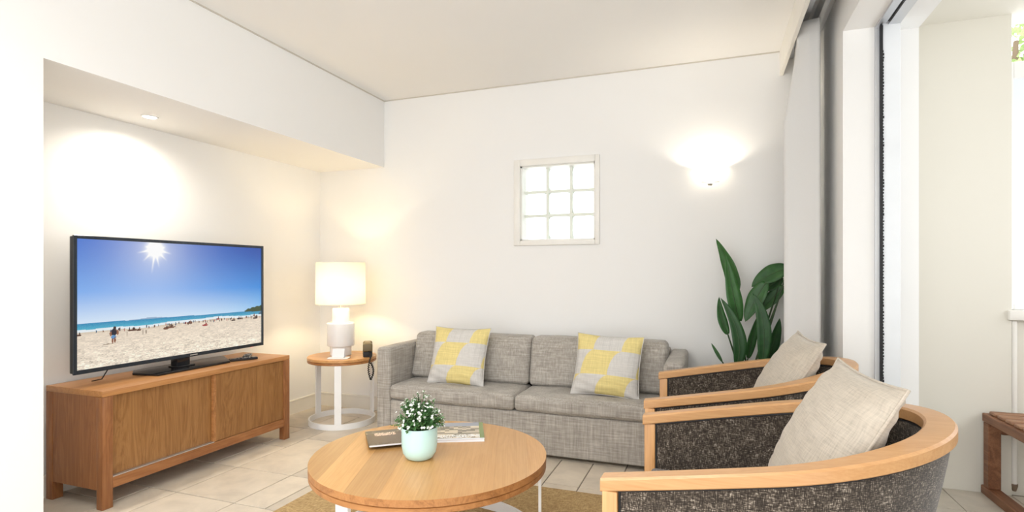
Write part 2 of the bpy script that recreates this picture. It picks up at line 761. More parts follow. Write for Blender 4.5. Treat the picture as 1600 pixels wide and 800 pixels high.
# back wall with the glass-block opening
WX0, WX1, WZ0, WZ1 = -1.385, -.80, 1.412, 1.99
bm = B()
box(bm, XN - .15, WX0, YB, YB + .17, 0, ZC)
box(bm, WX1, XR + .3, YB, YB + .17, 0, ZC)
box(bm, WX0, WX1, YB, YB + .17, 0, WZ0)
box(bm, WX0, WX1, YB, YB + .17, WZ1, ZC)
struct('wall_back', bm, M['wall'], 'off-white painted wall behind the grey sofa', 'wall', smooth=0)

# left wall: pier, bulkhead over the niche
bm = B()
box(bm, XN - .15, XL, YN - .14, YN, 0, ZC)
box(bm, XL - .14, XL, YS, YN - .14, 0, ZC)
box(bm, XN - .15, XL, YN, YB, ZN, ZC)
struct('wall_left', bm, M['wall'], 'white wall with a bulkhead spanning the television niche', 'wall', smooth=0)
struct('wall_niche', bx(XN - .15, XN, YN, YB, 0, ZN), M['wall'], 'white rear wall of the niche behind the television', 'wall', smooth=0)

# right wall: pier next to the curtain, lintel over the sliding door
JY, HZ = 3.15, 2.385
bm = B()
box(bm, XR, .755, JY, YB, 0, ZC)
box(bm, .755, .99, 3.32, YB + .17, 0, ZC)
box(bm, XR, .755, YS, JY, HZ, ZC)
box(bm, .87, .99, YS, 3.32, 2.418, ZC)
box(bm, .755, .87, YS, 3.32, 2.47, ZC)
struct('wall_right', bm, M['wall'], 'cream window wall with the deep sliding door reveal', 'wall', smooth=0)

# sliding door frame
door = thing('door_1', 'aluminium sliding door frame set in the window wall', 'door frame', (0, 0, 0))
door['kind'] = 'structure'
bm = B()
box(bm, .755, .764, JY - .012, 3.318, 0, HZ + .02)
box(bm, .764, .784, JY + .012, 3.318, 0, HZ + .02)
obj('jamb_channel', bm, M['alu'], door)
bm = B()
box(bm, .7805, .7925, JY + .002, JY + .012, 0, HZ + .005)
rr = random.Random(3)
for k in range(150):
    z = .01 + k * .0155
    if z > HZ - .12:
        break
    box(bm, .7925, .7945 + rr.random() * .004, JY + .004, JY + .010, z, z + .006 + rr.random() * .006)
obj('pile_seal', bm, M['black'], door, 0)
obj('outer_stile', bx(.7925, .868, JY + .012, 3.318, 0, HZ + .04, .002, 1), M['jamb_white'], door)
bm = B()
box(bm, .755, .766, YS, JY - .012, HZ - .012, HZ + .085)
box(bm, .766, .805, YS, JY, HZ + .012, HZ + .085)
box(bm, .818, .868, YS, JY + .012, HZ + .008, HZ + .085)
obj('head_track', bm, M['alu'], door)
obj('track_slot', bx(.805, .818, YS, JY, HZ + .02, HZ + .085), M['black'], door)
bm = B()
box(bm, .755, .868, YS, 3.318, -.02, .004)
box(bm, .79, .796, YS, JY, .004, .02)
box(bm, .83, .836, YS, JY, .004, .02)
obj('sill_track', bm, M['alu'], door)

# pelmet and curtain track
struct('trim_1', bx(.418, .440, YS, YB, 2.462, ZC, .002, 1), M['trim'], 'cream pelmet board hanging from the ceiling along the curtain', 'pelmet')
bm = B()
box(bm, .475, .50, YS, YB - .01, 2.565, ZC)
box(bm, .540, .565, YS, YB - .01, 2.545, ZC)
tr = tag(obj('curtain_track', bm, M['alu']), 'aluminium curtain track fixed behind the cream pelmet', 'curtain track')

# skirting boards, dark strips painted as the ceiling shadow gap
for nm, dims, lab in (('baseboard_back', (XN, .46, YB - .014, YB), 'cream skirting board along the back wall'),
                      ('baseboard_niche', (XN, XN + .014, YN, YB - .014), 'cream skirting board along the niche wall')):
    bm = B()
    box(bm, *dims, 0, .100)
    x0, x1, y0, y1 = dims
    if nm == 'baseboard_back':
        box(bm, x0, x1, y0 - .004, y1, .100, .117, .004, 2)
    else:
        box(bm, x0, x1 + .004, y0, y1, .100, .117, .004, 2)
    struct(nm, bm, M['trim'], lab, 'skirting')
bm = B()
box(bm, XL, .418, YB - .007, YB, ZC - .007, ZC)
struct('trim_shadow_back', bm, M['line'], 'thin strip painted darker as the shadow gap between back wall and ceiling', 'trim')
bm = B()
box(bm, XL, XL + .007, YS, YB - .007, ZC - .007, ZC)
struct('trim_shadow_left', bm, M['line'], 'thin strip painted darker as the shadow gap between bulkhead wall and ceiling', 'trim')

# glass-block window
win = thing('window_1', 'small square glass block window in cream frame above sofa', 'window', (0, 0, 0))
win['kind'] = 'structure'
bm = B()
FX0, FX1, FZ0, FZ1 = -1.433, -.769, 1.378, 2.036
fw = .050
for a in ((FX0, FX0 + fw, FZ0, FZ1), (FX1 - fw + .016, FX1, FZ0, FZ1), (FX0 + fw, FX1 - fw + .016, FZ1 - fw, FZ1), (FX0 + fw, FX1 - fw + .016, FZ0, FZ0 + fw - .012)):
    box(bm, a[0], a[1], YB - .018, YB + .004, a[2], a[3], .004, 2)
obj('window_frame', bm, M['winframe'], win)
bm = B()
for a in ((WX0, WX0 + .014, WZ0, WZ1), (WX1 - .014, WX1, WZ0, WZ1), (WX0, WX1, WZ0, WZ0 + .014), (WX0, WX1, WZ1 - .014, WZ1)):
    box(bm, a[0], a[1], YB + .004, YB + .16, a[2], a[3])
obj('window_reveal', bm, M['winframe'], win)
gw, gh, gap = (WX1 - WX0 - .028) / 3, (WZ1 - WZ0 - .028) / 3, .0105
bm = B()
for i in range(1, 3):
    x = WX0 + .014 + gw * i
    box(bm, x - gap, x + gap, YB + .062, YB + .118, WZ0 + .014, WZ1 - .014)
    z = WZ0 + .014 + gh * i
    box(bm, WX0 + .014, WX1 - .014, YB + .0625, YB + .1175, z - gap, z + gap)
obj('mortar_joint', bm, M['mortar'], win)
hx, hz = gw / 2 - gap, gh / 2 - gap
bm = B()
soft_box(bm, (0, 0, 0), (hx, .040, hz), .028, (6, 2, 6), (0, .006, 0))
g0 = obj('glass_block', bm, M['glassblock'], win, 60)
for i in range(3):
    for j in range(3):
        g = g0 if i == j == 0 else g0.copy()
        if g is not g0:
            C.objects.link(g)
            g.parent = win
        g.location = (WX0 + .014 + gw * (i + .5), YB + .09, WZ0 + .014 + gh * (j + .5))

# balcony outside
bf = struct('floor_balcony', bx(.868, 3.2, .05, 3.72, -.12, -.0055), M['grout'], 'beige tiled balcony floor outside the sliding door', 'floor')
t0 = None
for i in range(-1, 6):
    for j in range(0, 5):
        x0, x1 = 1.176 + i * .305, 1.176 + (i + 1) * .305
        y1 = 3.6 - j * .305
        x0 = max(x0, .87)
        if x0 > .9:
            if t0 is None:
                t0 = obj('tile', bx(-.1505, .1505, -.1505, .1505, -.011, -.002, .001, 1), M['tile_out'], bf, 30)
                o = t0
            else:
                o = t0.copy()
                C.objects.link(o)
                o.parent = bf
        else:
            o = obj('tile', bx(-.1505, .1505, -.1505, .1505, -.011, -.002, .001, 1), M['tile_out'], bf, 30)
        o.location = ((x0 + x1) / 2, y1 - .1525, 0)
struct('ceiling_balcony', bx(.99, 2.5, .05, 3.76, 2.531, 2.70), M['wall_out'], 'cream balcony soffit outside the door', 'ceiling', smooth=0)
struct('wall_balcony', bx(.99, 1.482, 3.6, 3.75, -.1, 2.531), M['wall_out'], 'cream end wall of the balcony beside the bench', 'wall', smooth=0)
struct('wall_light_block_end', bx(.99, 2.5, .05, .2, -.1, 2.531), M['wall_out'], 'unseen cream wall added at the far balcony end to cut daylight', 'wall', smooth=0)  # unseen wall, added to keep daylight off the balcony end wall
struct('wall_light_block_edge', bx(2.4, 2.5, .2, 3.575, -.1, .95), M['wall_out'], 'unseen low cream wall added along the outer balcony edge to cut daylight', 'wall', smooth=0)  # unseen, added to narrow the opening that lets daylight in
struct('wall_light_block_top', bx(2.4, 2.5, .2, 3.76, 2.15, 2.531), M['wall_out'], 'unseen cream band added under the balcony soffit to cut daylight', 'beam', smooth=0)  # unseen, added and hung low to dim the balcony
struct('wall_parapet', bx(1.482, 3.2, 3.625, 3.75, -.1, .921), M['wall_out'], 'low cream parapet behind the wooden bench', 'wall', smooth=0)
struct('trim_4', bx(1.465, 3.2, 3.575, 3.76, .921, .973, .006, 2), M['winframe'], 'cream coping on top of the balcony parapet', 'coping')
ps = thing('privacy_screen', 'pale white privacy screen standing on the balcony parapet', 'screen', (1.482, 3.68, .973))
obj('screen_panel', bx(.035, 1.6, -.006, .006, .03, 1.30), M['screen_white'], ps)
bm = B()
box(bm, .004, .034, -.02, .02, 0, 1.325, .003, 1)
box(bm, .034, 1.6, -.02, .02, 1.235, 1.325, .003, 1)
box(bm, .034, 1.6, -.02, .02, 0, .03, .003, 1)
obj('screen_frame', bm, M['white'], ps)

# ================================================================== TELEVISION STAND
SX0, SX1, SY0, SY1, SZ = -3.235, -2.806, 1.823, 3.088, .587
st = thing('tv_stand', 'long oak television cabinet with two sliding doors in niche', 'cabinet', (0, 0, 0))
obj('top_panel', bx(SX0, SX1, SY0, SY1, SZ - .030, SZ, .0025, 2), M['stand_top'], st)
pw = .052
for x0, x1 in ((SX0, SX0 + .05), (SX1 - .045, SX1)):
    for y0, y1 in ((SY0, SY0 + pw), (SY1 - pw, SY1)):
        obj('leg', bx(x0, x1, y0, y1, 0, SZ - .0305, .003, 2), M['stand_z'], st)
obj('side_panel', bx(SX0 + .0505, SX1 - .0455, SY0 + .003, SY0 + .022, .095, SZ - .0305), M['stand_z'], st)
obj('side_panel', bx(SX0 + .0505, SX1 - .0455, SY1 - .022, SY1 - .003, .095, SZ - .0305), M['stand_z'], st)
obj('back_panel', bx(SX0 + .01, SX0 + .02, SY0 + pw, SY1 - pw, .10, SZ - .0305), M['stand'], st)
obj('bottom_rail', bx(SX1 - .03, SX1 - .002, SY0 + pw + .0005, SY1 - pw - .0005, .095, .148, .002, 1), M['stand'], st)
obj('bottom_panel', bx(SX0 + .02, SX1 - .031, SY0 + pw, SY1 - pw, .10, .13), M['stand'], st)
obj('door_track', bx(SX1 - .03, SX1 - .006, SY0 + pw + .001, 2.47, .1485, .153), M['alu'], st)
ym = 2.468
obj('door', bx(SX1 - .052, SX1 - .031, SY0 + pw + .002, ym + .03, .150, SZ - .033, .001, 1), M['veneer'], st)
d2 = obj('door', bx(SX1 - .029, SX1 - .010, ym + .018, SY1 - pw - .001, .150, SZ - .033, .001, 1), M['veneer'], st)
obj('door_edge', bx(SX1 - .029, SX1 - .0085, ym, ym + .0175, .150, SZ - .033, .001, 1), M['oak_side'], d2)

# ------------------------------------------------------------------ television
TX, TY0, TY1, TZ0, TZ1 = -3.0, 1.812, 3.046, .655, 1.360
tv = thing('television', 'flat screen television showing a sunny beach, on oak cabinet', 'television', (0, 0, 0))
obj('casing', bx(TX - .042, TX - .012, TY0 + .004, TY1 - .004, TZ0 + .004, TZ1 - .004, .006, 2), M['blackgloss'], tv)
bm = B()
bw = .017
for y0, y1, z0, z1 in ((TY0, TY0 + bw, TZ0, TZ1), (TY1 - bw, TY1, TZ0, TZ1), (TY0 + bw, TY1 - bw, TZ1 - bw, TZ1), (TY0 + bw, TY1 - bw, TZ0, TZ0 + bw + .004)):
    box(bm, TX - .0115, TX, y0, y1, z0, z1, .0015, 1)
obj('bezel', bm, M['bezel'], tv)
zb = SZ
obj('stand_base', prism(B(), [(-2.925, 2.20), (-2.925, 2.69), (-3.13, 2.83), (-3.17, 2.83), (-3.17, 2.23), (-3.09, 2.17)], zb, zb + .014, .003, 2), M['blackgloss'], tv)
bm = B()
box(bm, TX - .07, TX - .013, 2.385, 2.475, zb + .0145, TZ0 + .06, .008, 2)
box(bm, TX - .07, TX + .012, 2.37, 2.49, zb + .0145, zb + .024, .004, 2)
obj('neck', bm, M['blackgloss'], tv)
obj('logo', bx(TX + .0003, TX + .0009, 2.462, 2.512, TZ0 + .0075, TZ0 + .0135), M['alu'], tv)
obj('standby_light', bx(TX - .01, TX - .004, 2.935, 2.955, TZ0 - .004, TZ0 - .0003), emit_mat('red_led', (.9, .05, .04), .8), tv)
bm = tube(B(), [(TX - .05, 2.02, TZ0 + .05), (TX - .055, 2.01, TZ0 - .01), (TX - .06, 1.985, SZ + .015), (TX - .1, 1.96, SZ + .006)], .003, 6)
obj('cable', bm, M['black'], tv)


def beach():
    H, W = 236, 420
    v, u = np.meshgrid((np.arange(H) + .5) / H, (np.arange(W) + .5) / W, indexing='ij')
    rs = np.random.RandomState(4)
    asp = W / H
    # sky
    hor = .648 + .012 * u
    s = np.clip(v / hor, 0, 1)
    top = srgb(30, 104, 205)
    topr = srgb(0, 72, 168)
    mid = srgb(120, 172, 240)
    low = srgb(214, 232, 250)
    k = np.clip((u - .35) / .65, 0, 1)[..., None]
    ctop = top * (1 - k) + topr * k
    cmid = mid * (1 - k) + srgb(52, 140, 222) * k
    clow = low * (1 - k ** 2) + srgb(150, 205, 245) * k ** 2
    s3 = s[..., None]
    img = np.where(s3 < .62, ctop + (cmid - ctop) * (s3 / .62) ** 1.25, cmid + (clow - cmid) * ((s3 - .62) / .38) ** 1.1)
    # sun with rays
    su, sv = .345, .055
    dx, dy = (u - su) * asp, v - sv
    d = np.hypot(dx, dy)
    ang = np.arctan2(dy, dx)
    glow = np.exp(-d / .26) * .75 + np.exp(-(d / .062) ** 2) * 1.6
    rays = np.zeros_like(d)
    for a0, ln in ((.25, .16), (.75, .15), (1.35, .17), (1.72, .22), (2.35, .16), (2.9, .17), (-.2, .1), (3.35, .1)):
        da = np.abs(np.angle(np.exp(1j * (ang - a0))))
        rays += np.exp(-(da * np.maximum(d, .02) / .0075) ** 2) * np.clip(1 - d / ln, 0, 1) * 1.1
    g = np.clip(glow + rays, 0, 1.6)[..., None]
    img = img + g * (np.array([1.0, 1.0, 1.0]) - img) * .9
    img = np.minimum(img, 1)
    # headland
    hu = np.clip((u - .875) / .125, 0, 1)
    hill = (v > hor - .055 * np.sqrt(hu) - .004 * np.sin(u * 190)) & (u > .878) & (v < hor + .004)
    img[hill] = srgb(62, 78, 48)
    isl = (v > hor - .012 * np.exp(-((u - .33) / .06) ** 2)) & (v < hor) & (np.abs(u - .33) < .11)
    img[isl] = srgb(150, 178, 205)
    # sea
    shore = hor + .055 + .008 * np.sin(u * 7) + .004 * np.sin(u * 23 + 1) - .006 * u
    sea = (v >= hor) & (v < shore) & ~hill
    q = np.clip((v - hor) / .055, 0, 1)[..., None]
    cs = srgb(24, 132, 180) * (1 - q) + srgb(70, 178, 205) * q
    n = rs.rand(H, W)[..., None] * .10
    img[sea] = (cs + n * .6)[sea]
    foam = (v >= shore - .012) & (v < shore + .008)
    img[foam] = srgb(232, 240, 244)
    # sand with footprints
    sand = v >= shore + .008
    dep = np.clip((v - shore) / (1 - .70), 0, 1)
    base = srgb(236, 220, 200)[None, None] * (1 - dep[..., None]) + srgb(250, 236, 216)[None, None] * dep[..., None]
    tex = np.zeros((H, W))
    for sx, sy, w in ((3, 1, .6), (7, 2, .5), (13, 4, .35)):
        r = rs.rand(H // sy + 2, W // sx + 2)
        tex += w * r[(np.arange(H) // sy)[:, None], (np.arange(W) // sx)[None]]
    tex = (tex / 1.45 - .5) * 2
    base = base * (1 + (tex * (.10 + .42 * dep))[..., None] - .05)
    img[sand] = base[sand]
    wet = (v >= shore + .008) & (v < shore + .022)
    img[wet] = img[wet] * .55 + srgb(205, 190, 168) * .45

    def blob(cu, cv, ru, rv, c):
        m = ((u - cu) / ru) ** 2 + ((v - cv) / rv) ** 2 < 1
        img[m] = srgb(*c)
    # runner in dark shirt and blue shorts, a figure a few samples tall
    ru_, rv_ = .153, .76
    blob(ru_ + .003, rv_ - .058, .0060, .013, (60, 42, 36))
    blob(ru_, rv_ - .024, .0135, .028, (38, 38, 52))
    blob(ru_ - .014, rv_ - .014, .005, .022, (150, 100, 76))
    blob(ru_ + .016, rv_ - .020, .0045, .022, (150, 100, 76))
    blob(ru_ - .002, rv_ + .016, .011, .017, (96, 150, 200))
    blob(ru_ - .006, rv_ + .044, .004, .022, (140, 92, 70))
    blob(ru_ + .004, rv_ + .040, .004, .024, (140, 92, 70))
    blob(ru_ - .026, rv_ + .068, .022, .004, (150, 132, 112))
    # bathers along the waterline
    cols = [(70, 50, 45), (120, 80, 62), (40, 46, 70), (160, 60, 60), (60, 90, 120), (95, 65, 50)]
    for _ in range(75):
        cu = rs.beta(1.6, 1.1)
        cv = .648 + .012 * cu + .058 + rs.rand() * .018 - .006 * cu
        blob(cu, cv, .0022, .008 + .006 * rs.rand(), cols[rs.randint(6)])
    for cu, cv, w in ((.008, .735, .010), (.235, .735, .022), (.265, .738, .012), (.42, .742, .032), (.40, .75, .016), (.53, .722, .012), (.62, .755, .018),
                      (.70, .708, .010), (.80, .735, .014), (.835, .725, .010), (.85, .726, .006), (.955, .735, .018), (.945, .705, .008), (.99, .69, .010), (.965, .72, .008)):
        blob(cu, cv, w, .008, cols[rs.randint(6)])
        blob(cu + w * .3, cv - .012, w * .25, .012, cols[rs.randint(6)])
    for cu in (.21, .285, .30):
        blob(cu, .76, .0015, .022, (120, 105, 92))
    return np.clip(img, 0, 1)


picture_grid('screen', beach(), (TX - .006, TY0 + bw, TZ1 - bw), (0, TY1 - TY0 - 2 * bw, 0), (0, 0, -(TZ1 - TZ0 - 2 * bw - .004)),
             print_mat('lit_screen', .92 / 2 ** EXPOSURE, .25), tv)


# remote controls
def remote(loc, rz, label):
    t = thing('remote_control', label, 'remote', loc, rz, 'remote controls on the oak cabinet')
    obj('body', prism(B(), [(-.022, -.085), (.022, -.085), (.025, .03), (.020, .085), (-.020, .085), (-.025, .03)], 0, .017, .004, 2), M['blackgloss'], t)
    for i in range(3):
        for j in range(5):
            obj('button', bx(-.015 + i * .012, -.007 + i * .012, -.045 + j * .022, -.035 + j * .022, .0172, .019, .001, 1), M['bezel'] if (i + j) % 4 else M['alu'], t)
    return t


remote((-2.93, 2.80, SZ), R(-28), 'black remote control in front of another remote beside television foot')
remote((-3.00, 2.90, SZ), R(38), 'black remote control lying behind the other remote on oak cabinet')

# ================================================================== SIDE TABLE, LAMP, PHONE
SCX, SCY, STZ = -2.73, 3.575, .52


def hoop_table(name, label, cx, cy, r, ztop, thick, ring_r, ring_h, angs, barw, topmat, sidemat, boards=None, ang=0, zf=0):
    t = thing(name, label, 'table', (cx, cy, zf))
    ztop -= zf
    zt = ztop - thick
    lo = zt + thick * .46
    if boards:
        wd, off = boards
        ca, sa = math.cos(ang), math.sin(ang)
        edges = [-r] + [e for e in (off + k * wd for k in range(-20, 20)) if -r + .02 < e < r - .02] + [r]
        for a, b in zip(edges, edges[1:]):
            a_, b_ = a + .00012, b - .00012
            pts = []
            for k in range(25):
                y = a_ + (b_ - a_) * k / 24
                pts.append((math.sqrt(max(0, r * r - y * y)), y))
            for k in range(25):
                y = b_ + (a_ - b_) * k / 24
                pts.append((-math.sqrt(max(0, r * r - y * y)), y))
            cl = []
            for p in pts:
                if not cl or math.hypot(p[0] - cl[-1][0], p[1] - cl[-1][1]) > 1e-5:
                    cl.append(p)
            if math.hypot(cl[0][0] - cl[-1][0], cl[0][1] - cl[-1][1]) < 1e-5:
                cl.pop()
            bo = obj('board', prism(B(), cl, lo + .002, ztop), topmat, t, 30)
            bo.data.materials.append(sidemat)
            for f in bo.data.polygons:
                if abs(f.normal.z) < .5:
                    f.material_index = 1  # sides darker: end grain, with some shading put into the colour
            bo.rotation_euler = (0, 0, ang)
    else:
        obj('top', lathe(B(), [(0, ztop), (r - .004, ztop), (r, ztop - .004), (r, lo + .002), (r - .004, lo), (0, lo)], 72), topmat, t)
    obj('lower_rim', lathe(B(), [(0, lo - .0005), (r - .006, lo - .0005), (r - .001, lo - .003), (r - .001, zt + .003), (r - .004, zt), (0, zt)], 72), sidemat, t)
    obj('base_ring', lathe(B(), [(ring_r - .006, 0), (ring_r + .006, 0), (ring_r + .006, ring_h), (ring_r - .006, ring_h), (ring_r - .006, 0)], 72), M['white'], t)
    for a in angs:
        m = Matrix.Rotation(R(a), 4, 'Z')
        obj('leg', box(B(), ring_r - .006, ring_r + .0065, -barw / 2, barw / 2, ring_h - .001, zt - .0005, .001, 1, mat=m), M['white'], t)
    return t


hoop_table('side_table', 'small round oak side table on white hoop base beside sofa', SCX, SCY, .262, STZ, .042, .247, .042, (300, 176, 58), .050, M['oak_small'], M['oak_side'])

lamp = thing('table_lamp', 'lit table lamp with white drum shade and stacked ceramic base', 'lamp', (-2.752, 3.585, STZ))
obj('base', lathe(B(), [(0, 0), (.078, 0), (.082, .004), (.082, .074), (.100, .076), (.105, .082), (.106, .252), (.101, .258), (.070, .260), (.066, .266), (.065, .362), (.060, .369), (0, .369)], 56), M['ceramic'], lamp, 40)
obj('socket', lathe(B(), [(0, .3695), (.012, .3695), (.012, .40), (.018, .402), (.018, .46), (0, .46)], 20), M['brass'], lamp)
sh = obj('lamp_shade', lathe(B(), [(.190, .402), (.187, .735), (.184, .735), (.187, .402), (.190, .402)], 64), M['shade'], lamp)
for z in (.405, .732):
    obj('shade_ring', tube(B(), [(.1855 * math.cos(a), .1855 * math.sin(a), z) for a in np.linspace(0, 2 * PI, 49)[:-1]], .003, 6, True), M['white'], sh)
for k in range(3):
    a = k * 2 * PI / 3
    obj('shade_spoke', tube(B(), [(.016 * math.cos(a), .016 * math.sin(a), .66), (.184 * math.cos(a), .184 * math.sin(a), .728)], .002, 6), M['white'], sh)
obj('bulb', lathe(B(), [(0, .4605), (.010, .461), (.012, .468), (.016, .475), (.016, .482), (.010, .488), (0, .490)], 20), emit_mat('bulb_glow', WARM, 6), lamp)
ld = bpy.data.lights.new('lamp_light', 'POINT')
ld.energy = LAMP_W
ld.color = WARM
ld.shadow_soft_size = .035
lo_ = bpy.data.objects.new('lamp_light', ld)
C.objects.link(lo_)
lo_.location = (0, 0, .53)
lo_.parent = lamp

card = thing('tent_card', 'small white folded card on tray in front of table lamp', 'card', (-2.655, 3.435, STZ), R(20))
obj('tray', prism(B(), [(-.075, -.045), (.075, -.045), (.082, 0), (.075, .045), (-.075, .045), (-.082, 0)], 0, .008, .002, 1), M['paper'], card)
bm = B()
for s in (-1, 1):
    m = Matrix.Translation((0, s * .022, .0085)) @ Matrix.Rotation(R(s * 17), 4, 'X')
    box(bm, -.045, .045, -.0012, .0012, 0.0005, .068, mat=m)
obj('folded_sheet', bm, M['paper'], card)

ph = thing('telephone', 'olive brown telephone with black looped cord on side table edge', 'telephone', (-2.530, 3.625, STZ), R(35))
bm = B()
prism(bm, [(-.034, -.078), (.034, -.078), (.038, .09), (-.038, .09)], 0, .042, .006, 2)
obj('base', bm, M['black'], ph)
bm = B()
soft_box(bm, (0, -.072, .076), (.036, .028, .032), .014, (2, 2, 2))
soft_box(bm, (0, .070, .076), (.036, .028, .032), .014, (2, 2, 2))
box(bm, -.022, .022, -.07, .065, .082, .110, .006, 2)
obj('handset', bm, M['phone'], ph)
pts = []
for k in range(161):
    q = k / 160
    if q < .25:
        s = q / .25
        c = Vector((.008 + .014 * s, -.092 - .022 * s, .05 - .05 * s))
    elif q < .65:
        s = (q - .25) / .4
        c = Vector((.022 - .016 * math.sin(PI * s), -.114 - .012 * s, 0 - .165 * s))
    else:
        s = (q - .65) / .35
        c = Vector((.022 + .020 * math.sin(PI * s), -.130 + .008 * s, -.165 + .13 * s))
    a = q * 2 * PI * 26
    pts.append(c + Vector((math.cos(a) * .0052, math.sin(a) * .0052, 0)))
obj('cord', tube(B(), pts, .0040, 5), M['black'], ph)

# ================================================================== SOFA
so = thing('sofa', 'two seat grey slub linen sofa against the white wall', 'sofa', (0, 0, 0))
AX0, AX1, CX0, CX1 = -2.212, -2.105, -.262, -.152
FY = 3.27
bm = B()
soft_box(bm, ((AX0 + AX1) / 2, (FY + 3.945) / 2, .335), ((AX1 - AX0) / 2, (3.945 - FY) / 2, .31), .024, (2, 8, 5), (.004, 0, .004), .002)
obj('arm', bm, M['sofa'], so, 60)
bm = B()
soft_box(bm, ((CX0 + CX1) / 2, (FY + 3.945) / 2, .335), ((CX1 - CX0) / 2, (3.945 - FY) / 2, .31), .024, (2, 8, 5), (.004, 0, .004), .002)
obj('arm', bm, M['sofa'], so, 60)
bm = B()
soft_box(bm, ((AX1 + CX0) / 2, (FY + .008 + 3.80) / 2, .157), ((CX0 - AX1) / 2 - .001, (3.80 - FY - .008) / 2, .130), .012, (14, 4, 3), (0, .003, 0), .0015)
obj('base', bm, M['sofa'], so, 60)
bm = B()
soft_box(bm, ((AX1 + CX0) / 2, 3.875, .345), ((CX0 - AX1) / 2 - .001, .07, .315), .02, (14, 2, 5), (0, .003, 0), .0015)
obj('back_rest', bm, M['sofa'], so, 60)
xm = (AX1 + CX0) / 2
for i, (a, b) in enumerate(((AX1 + .002, xm - .0015), (xm + .0015, CX0 - .002))):
    bm = B()
    soft_box(bm, ((a + b) / 2, (FY - .012 + 3.66) / 2, .342), ((b - a) / 2, (3.66 - FY + .012) / 2, .049), .028, (12, 6, 2), (0, .006, .010), .004, i + 1)
    obj('seat_cushion', bm, M['sofa'], so, 70)
for i, (a, b) in enumerate(((AX1 + .004, xm - .002), (xm + .002, CX0 - .004))):
    bm = B()
    soft_box(bm, ((a + b) / 2, 3.625, .560), ((b - a) / 2, .080, .162), .034, (12, 2, 5), (0, .022, .004), .005, i + 5, lean=.24)
    obj('back_cushion', bm, M['sofa'], so, 70)
for x in (-2.15, -.21):
    for y in (3.33, 3.89):
        obj('foot', lathe(B(), [(0, 0), (.018, 0), (.022, .026), (0, .026)], 16, x, y), M['black'], so)


def basis(origin, ex, ey):
    ex, ey = Vector(ex).normalized(), Vector(ey).normalized()
    ez = ex.cross(ey).normalized()
    ey = ez.cross(ex)
    m = Matrix((ex, ey, ez)).transposed().to_4x4()
    m.translation = Vector(origin)
    return m


def scatter(label, o, ex, ey, seed, w, h):
    p, edge = pillow('throw_pillow', M['petal'], w, h, .13, Matrix.Identity(4), seed=seed, wrinkle=.008, bottom=.02)
    p.matrix_world = basis(o, ex, ey)
    tag(p, label, 'pillow', 'petal print pillows on the sofa')
    s = obj('seam', tube(B(), edge, .0028, 6, True), M['petal'], p)
    return p


scatter('grey and yellow petal pillow on the sofa seat beside the telephone', (-1.668, 3.472, .585), (1, .0, -.004), (.03, .33, .94), 2, .43, .415)
scatter('grey and yellow petal pillow on the sofa seat beside the armchairs', (-.622, 3.458, .583), (1, -.03, -.03), (.03, .36, .93), 9, .43, .40)

# ================================================================== COFFEE TABLE
CCX, CCY, CTZ = -1.102, 2.024, .42
hoop_table('coffee_table', 'large round oak coffee table on white hoop base over rug', CCX, CCY, .482, CTZ, .050, .455, .050, (17, 137, 257), .062, M['oak'], M['oak_side'], boards=(.128, -.275 + .256), ang=R(110.1), zf=.0122)

pp = thing('potted_plant', 'mint pot with white flowering small leaved plant on coffee table', 'potted plant', (-1.112, 1.948, CTZ))
pp.scale = (1.04, 1.04, 1.06)
obj('pot', lathe(B(), [(0, 0), (.040, 0), (.052, .006), (.0635, .024), (.0685, .05), (.0695, .118), (.0690, .121), (.0675, .121), (.0655, .118), (.0645, .05), (.058, .03), (0, .02)], 56), M['mint'], pp, 60)
obj('soil', lathe(B(), [(0, .105), (.0645, .104), (.0640, .097), (0, .095)], 32), M['soil'], pp)
rs = random.Random(21)
bl, bfw, bs = B(), B(), B()


def quadleaf(bm, p, d, n, l, w):
    s = d.cross(n).normalized()
    a = bm.verts.new(p)
    b = bm.verts.new(p + d * l * .5 + s * w)
    c = bm.verts.new(p + d * l + n * l * .12)
    e = bm.verts.new(p + d * l * .5 - s * w)
    bm.faces.new((a, b, c))
    bm.faces.new((a, c, e))


for k in range(170):
    th = rs.random() * 2 * PI
    el = math.acos(1 - rs.random() * 1.02)
    dirv = Vector((math.sin(el) * math.cos(th), math.sin(el) * math.sin(th), math.cos(el)))
    ln = (.085 + .035 * rs.random())
    base = Vector((dirv.x * .035, dirv.y * .035, .104))
    tip = Vector((dirv.x * (.066 + .038 * rs.random()), dirv.y * (.062 + .035 * rs.random()), .112 + max(0, dirv.z) * ln + .022 * rs.random()))
    mid = base.lerp(tip, .5) + Vector((0, 0, .014))
    tube(bs, [base, mid, tip], [.0012, .001, .0007], 3, caps=False)
    for q in range(15):
        s = .25 + .75 * q / 14
        p = base.lerp(mid, s * 2) if s < .5 else mid.lerp(tip, s * 2 - 1)
        ax = (tip - base).normalized()
        rd = Vector((rs.gauss(0, 1), rs.gauss(0, 1), rs.gauss(0, 1))).normalized()
        d = (rd + ax * .7 + Vector((0, 0, .25))).normalized()
        quadleaf(bl, p, d, d.orthogonal().normalized(), .009 + .007 * rs.random(), .0026 + .0015 * rs.random())
    if rs.random() < .62:
        for c in range(rs.randint(2, 5)):
            fp = tip + Vector((rs.gauss(0, .004), rs.gauss(0, .004), rs.gauss(.001, .003)))
            up = (dirv + Vector((rs.gauss(0, .5), rs.gauss(0, .5), .4))).normalized()
            a1 = up.orthogonal().normalized()
            a2 = up.cross(a1)
            for f in range(5):
                an = f * 2 * PI / 5
                d = (a1 * math.cos(an) + a2 * math.sin(an) + up * .35).normalized()
                quadleaf(bfw, fp, d, up, .0055, .0022)
fo = obj('foliage', bl, M['smallleaf'], pp, 0)
fo['kind'] = 'stuff'
fl = obj('flowers', bfw, M['flower'], pp, 0)
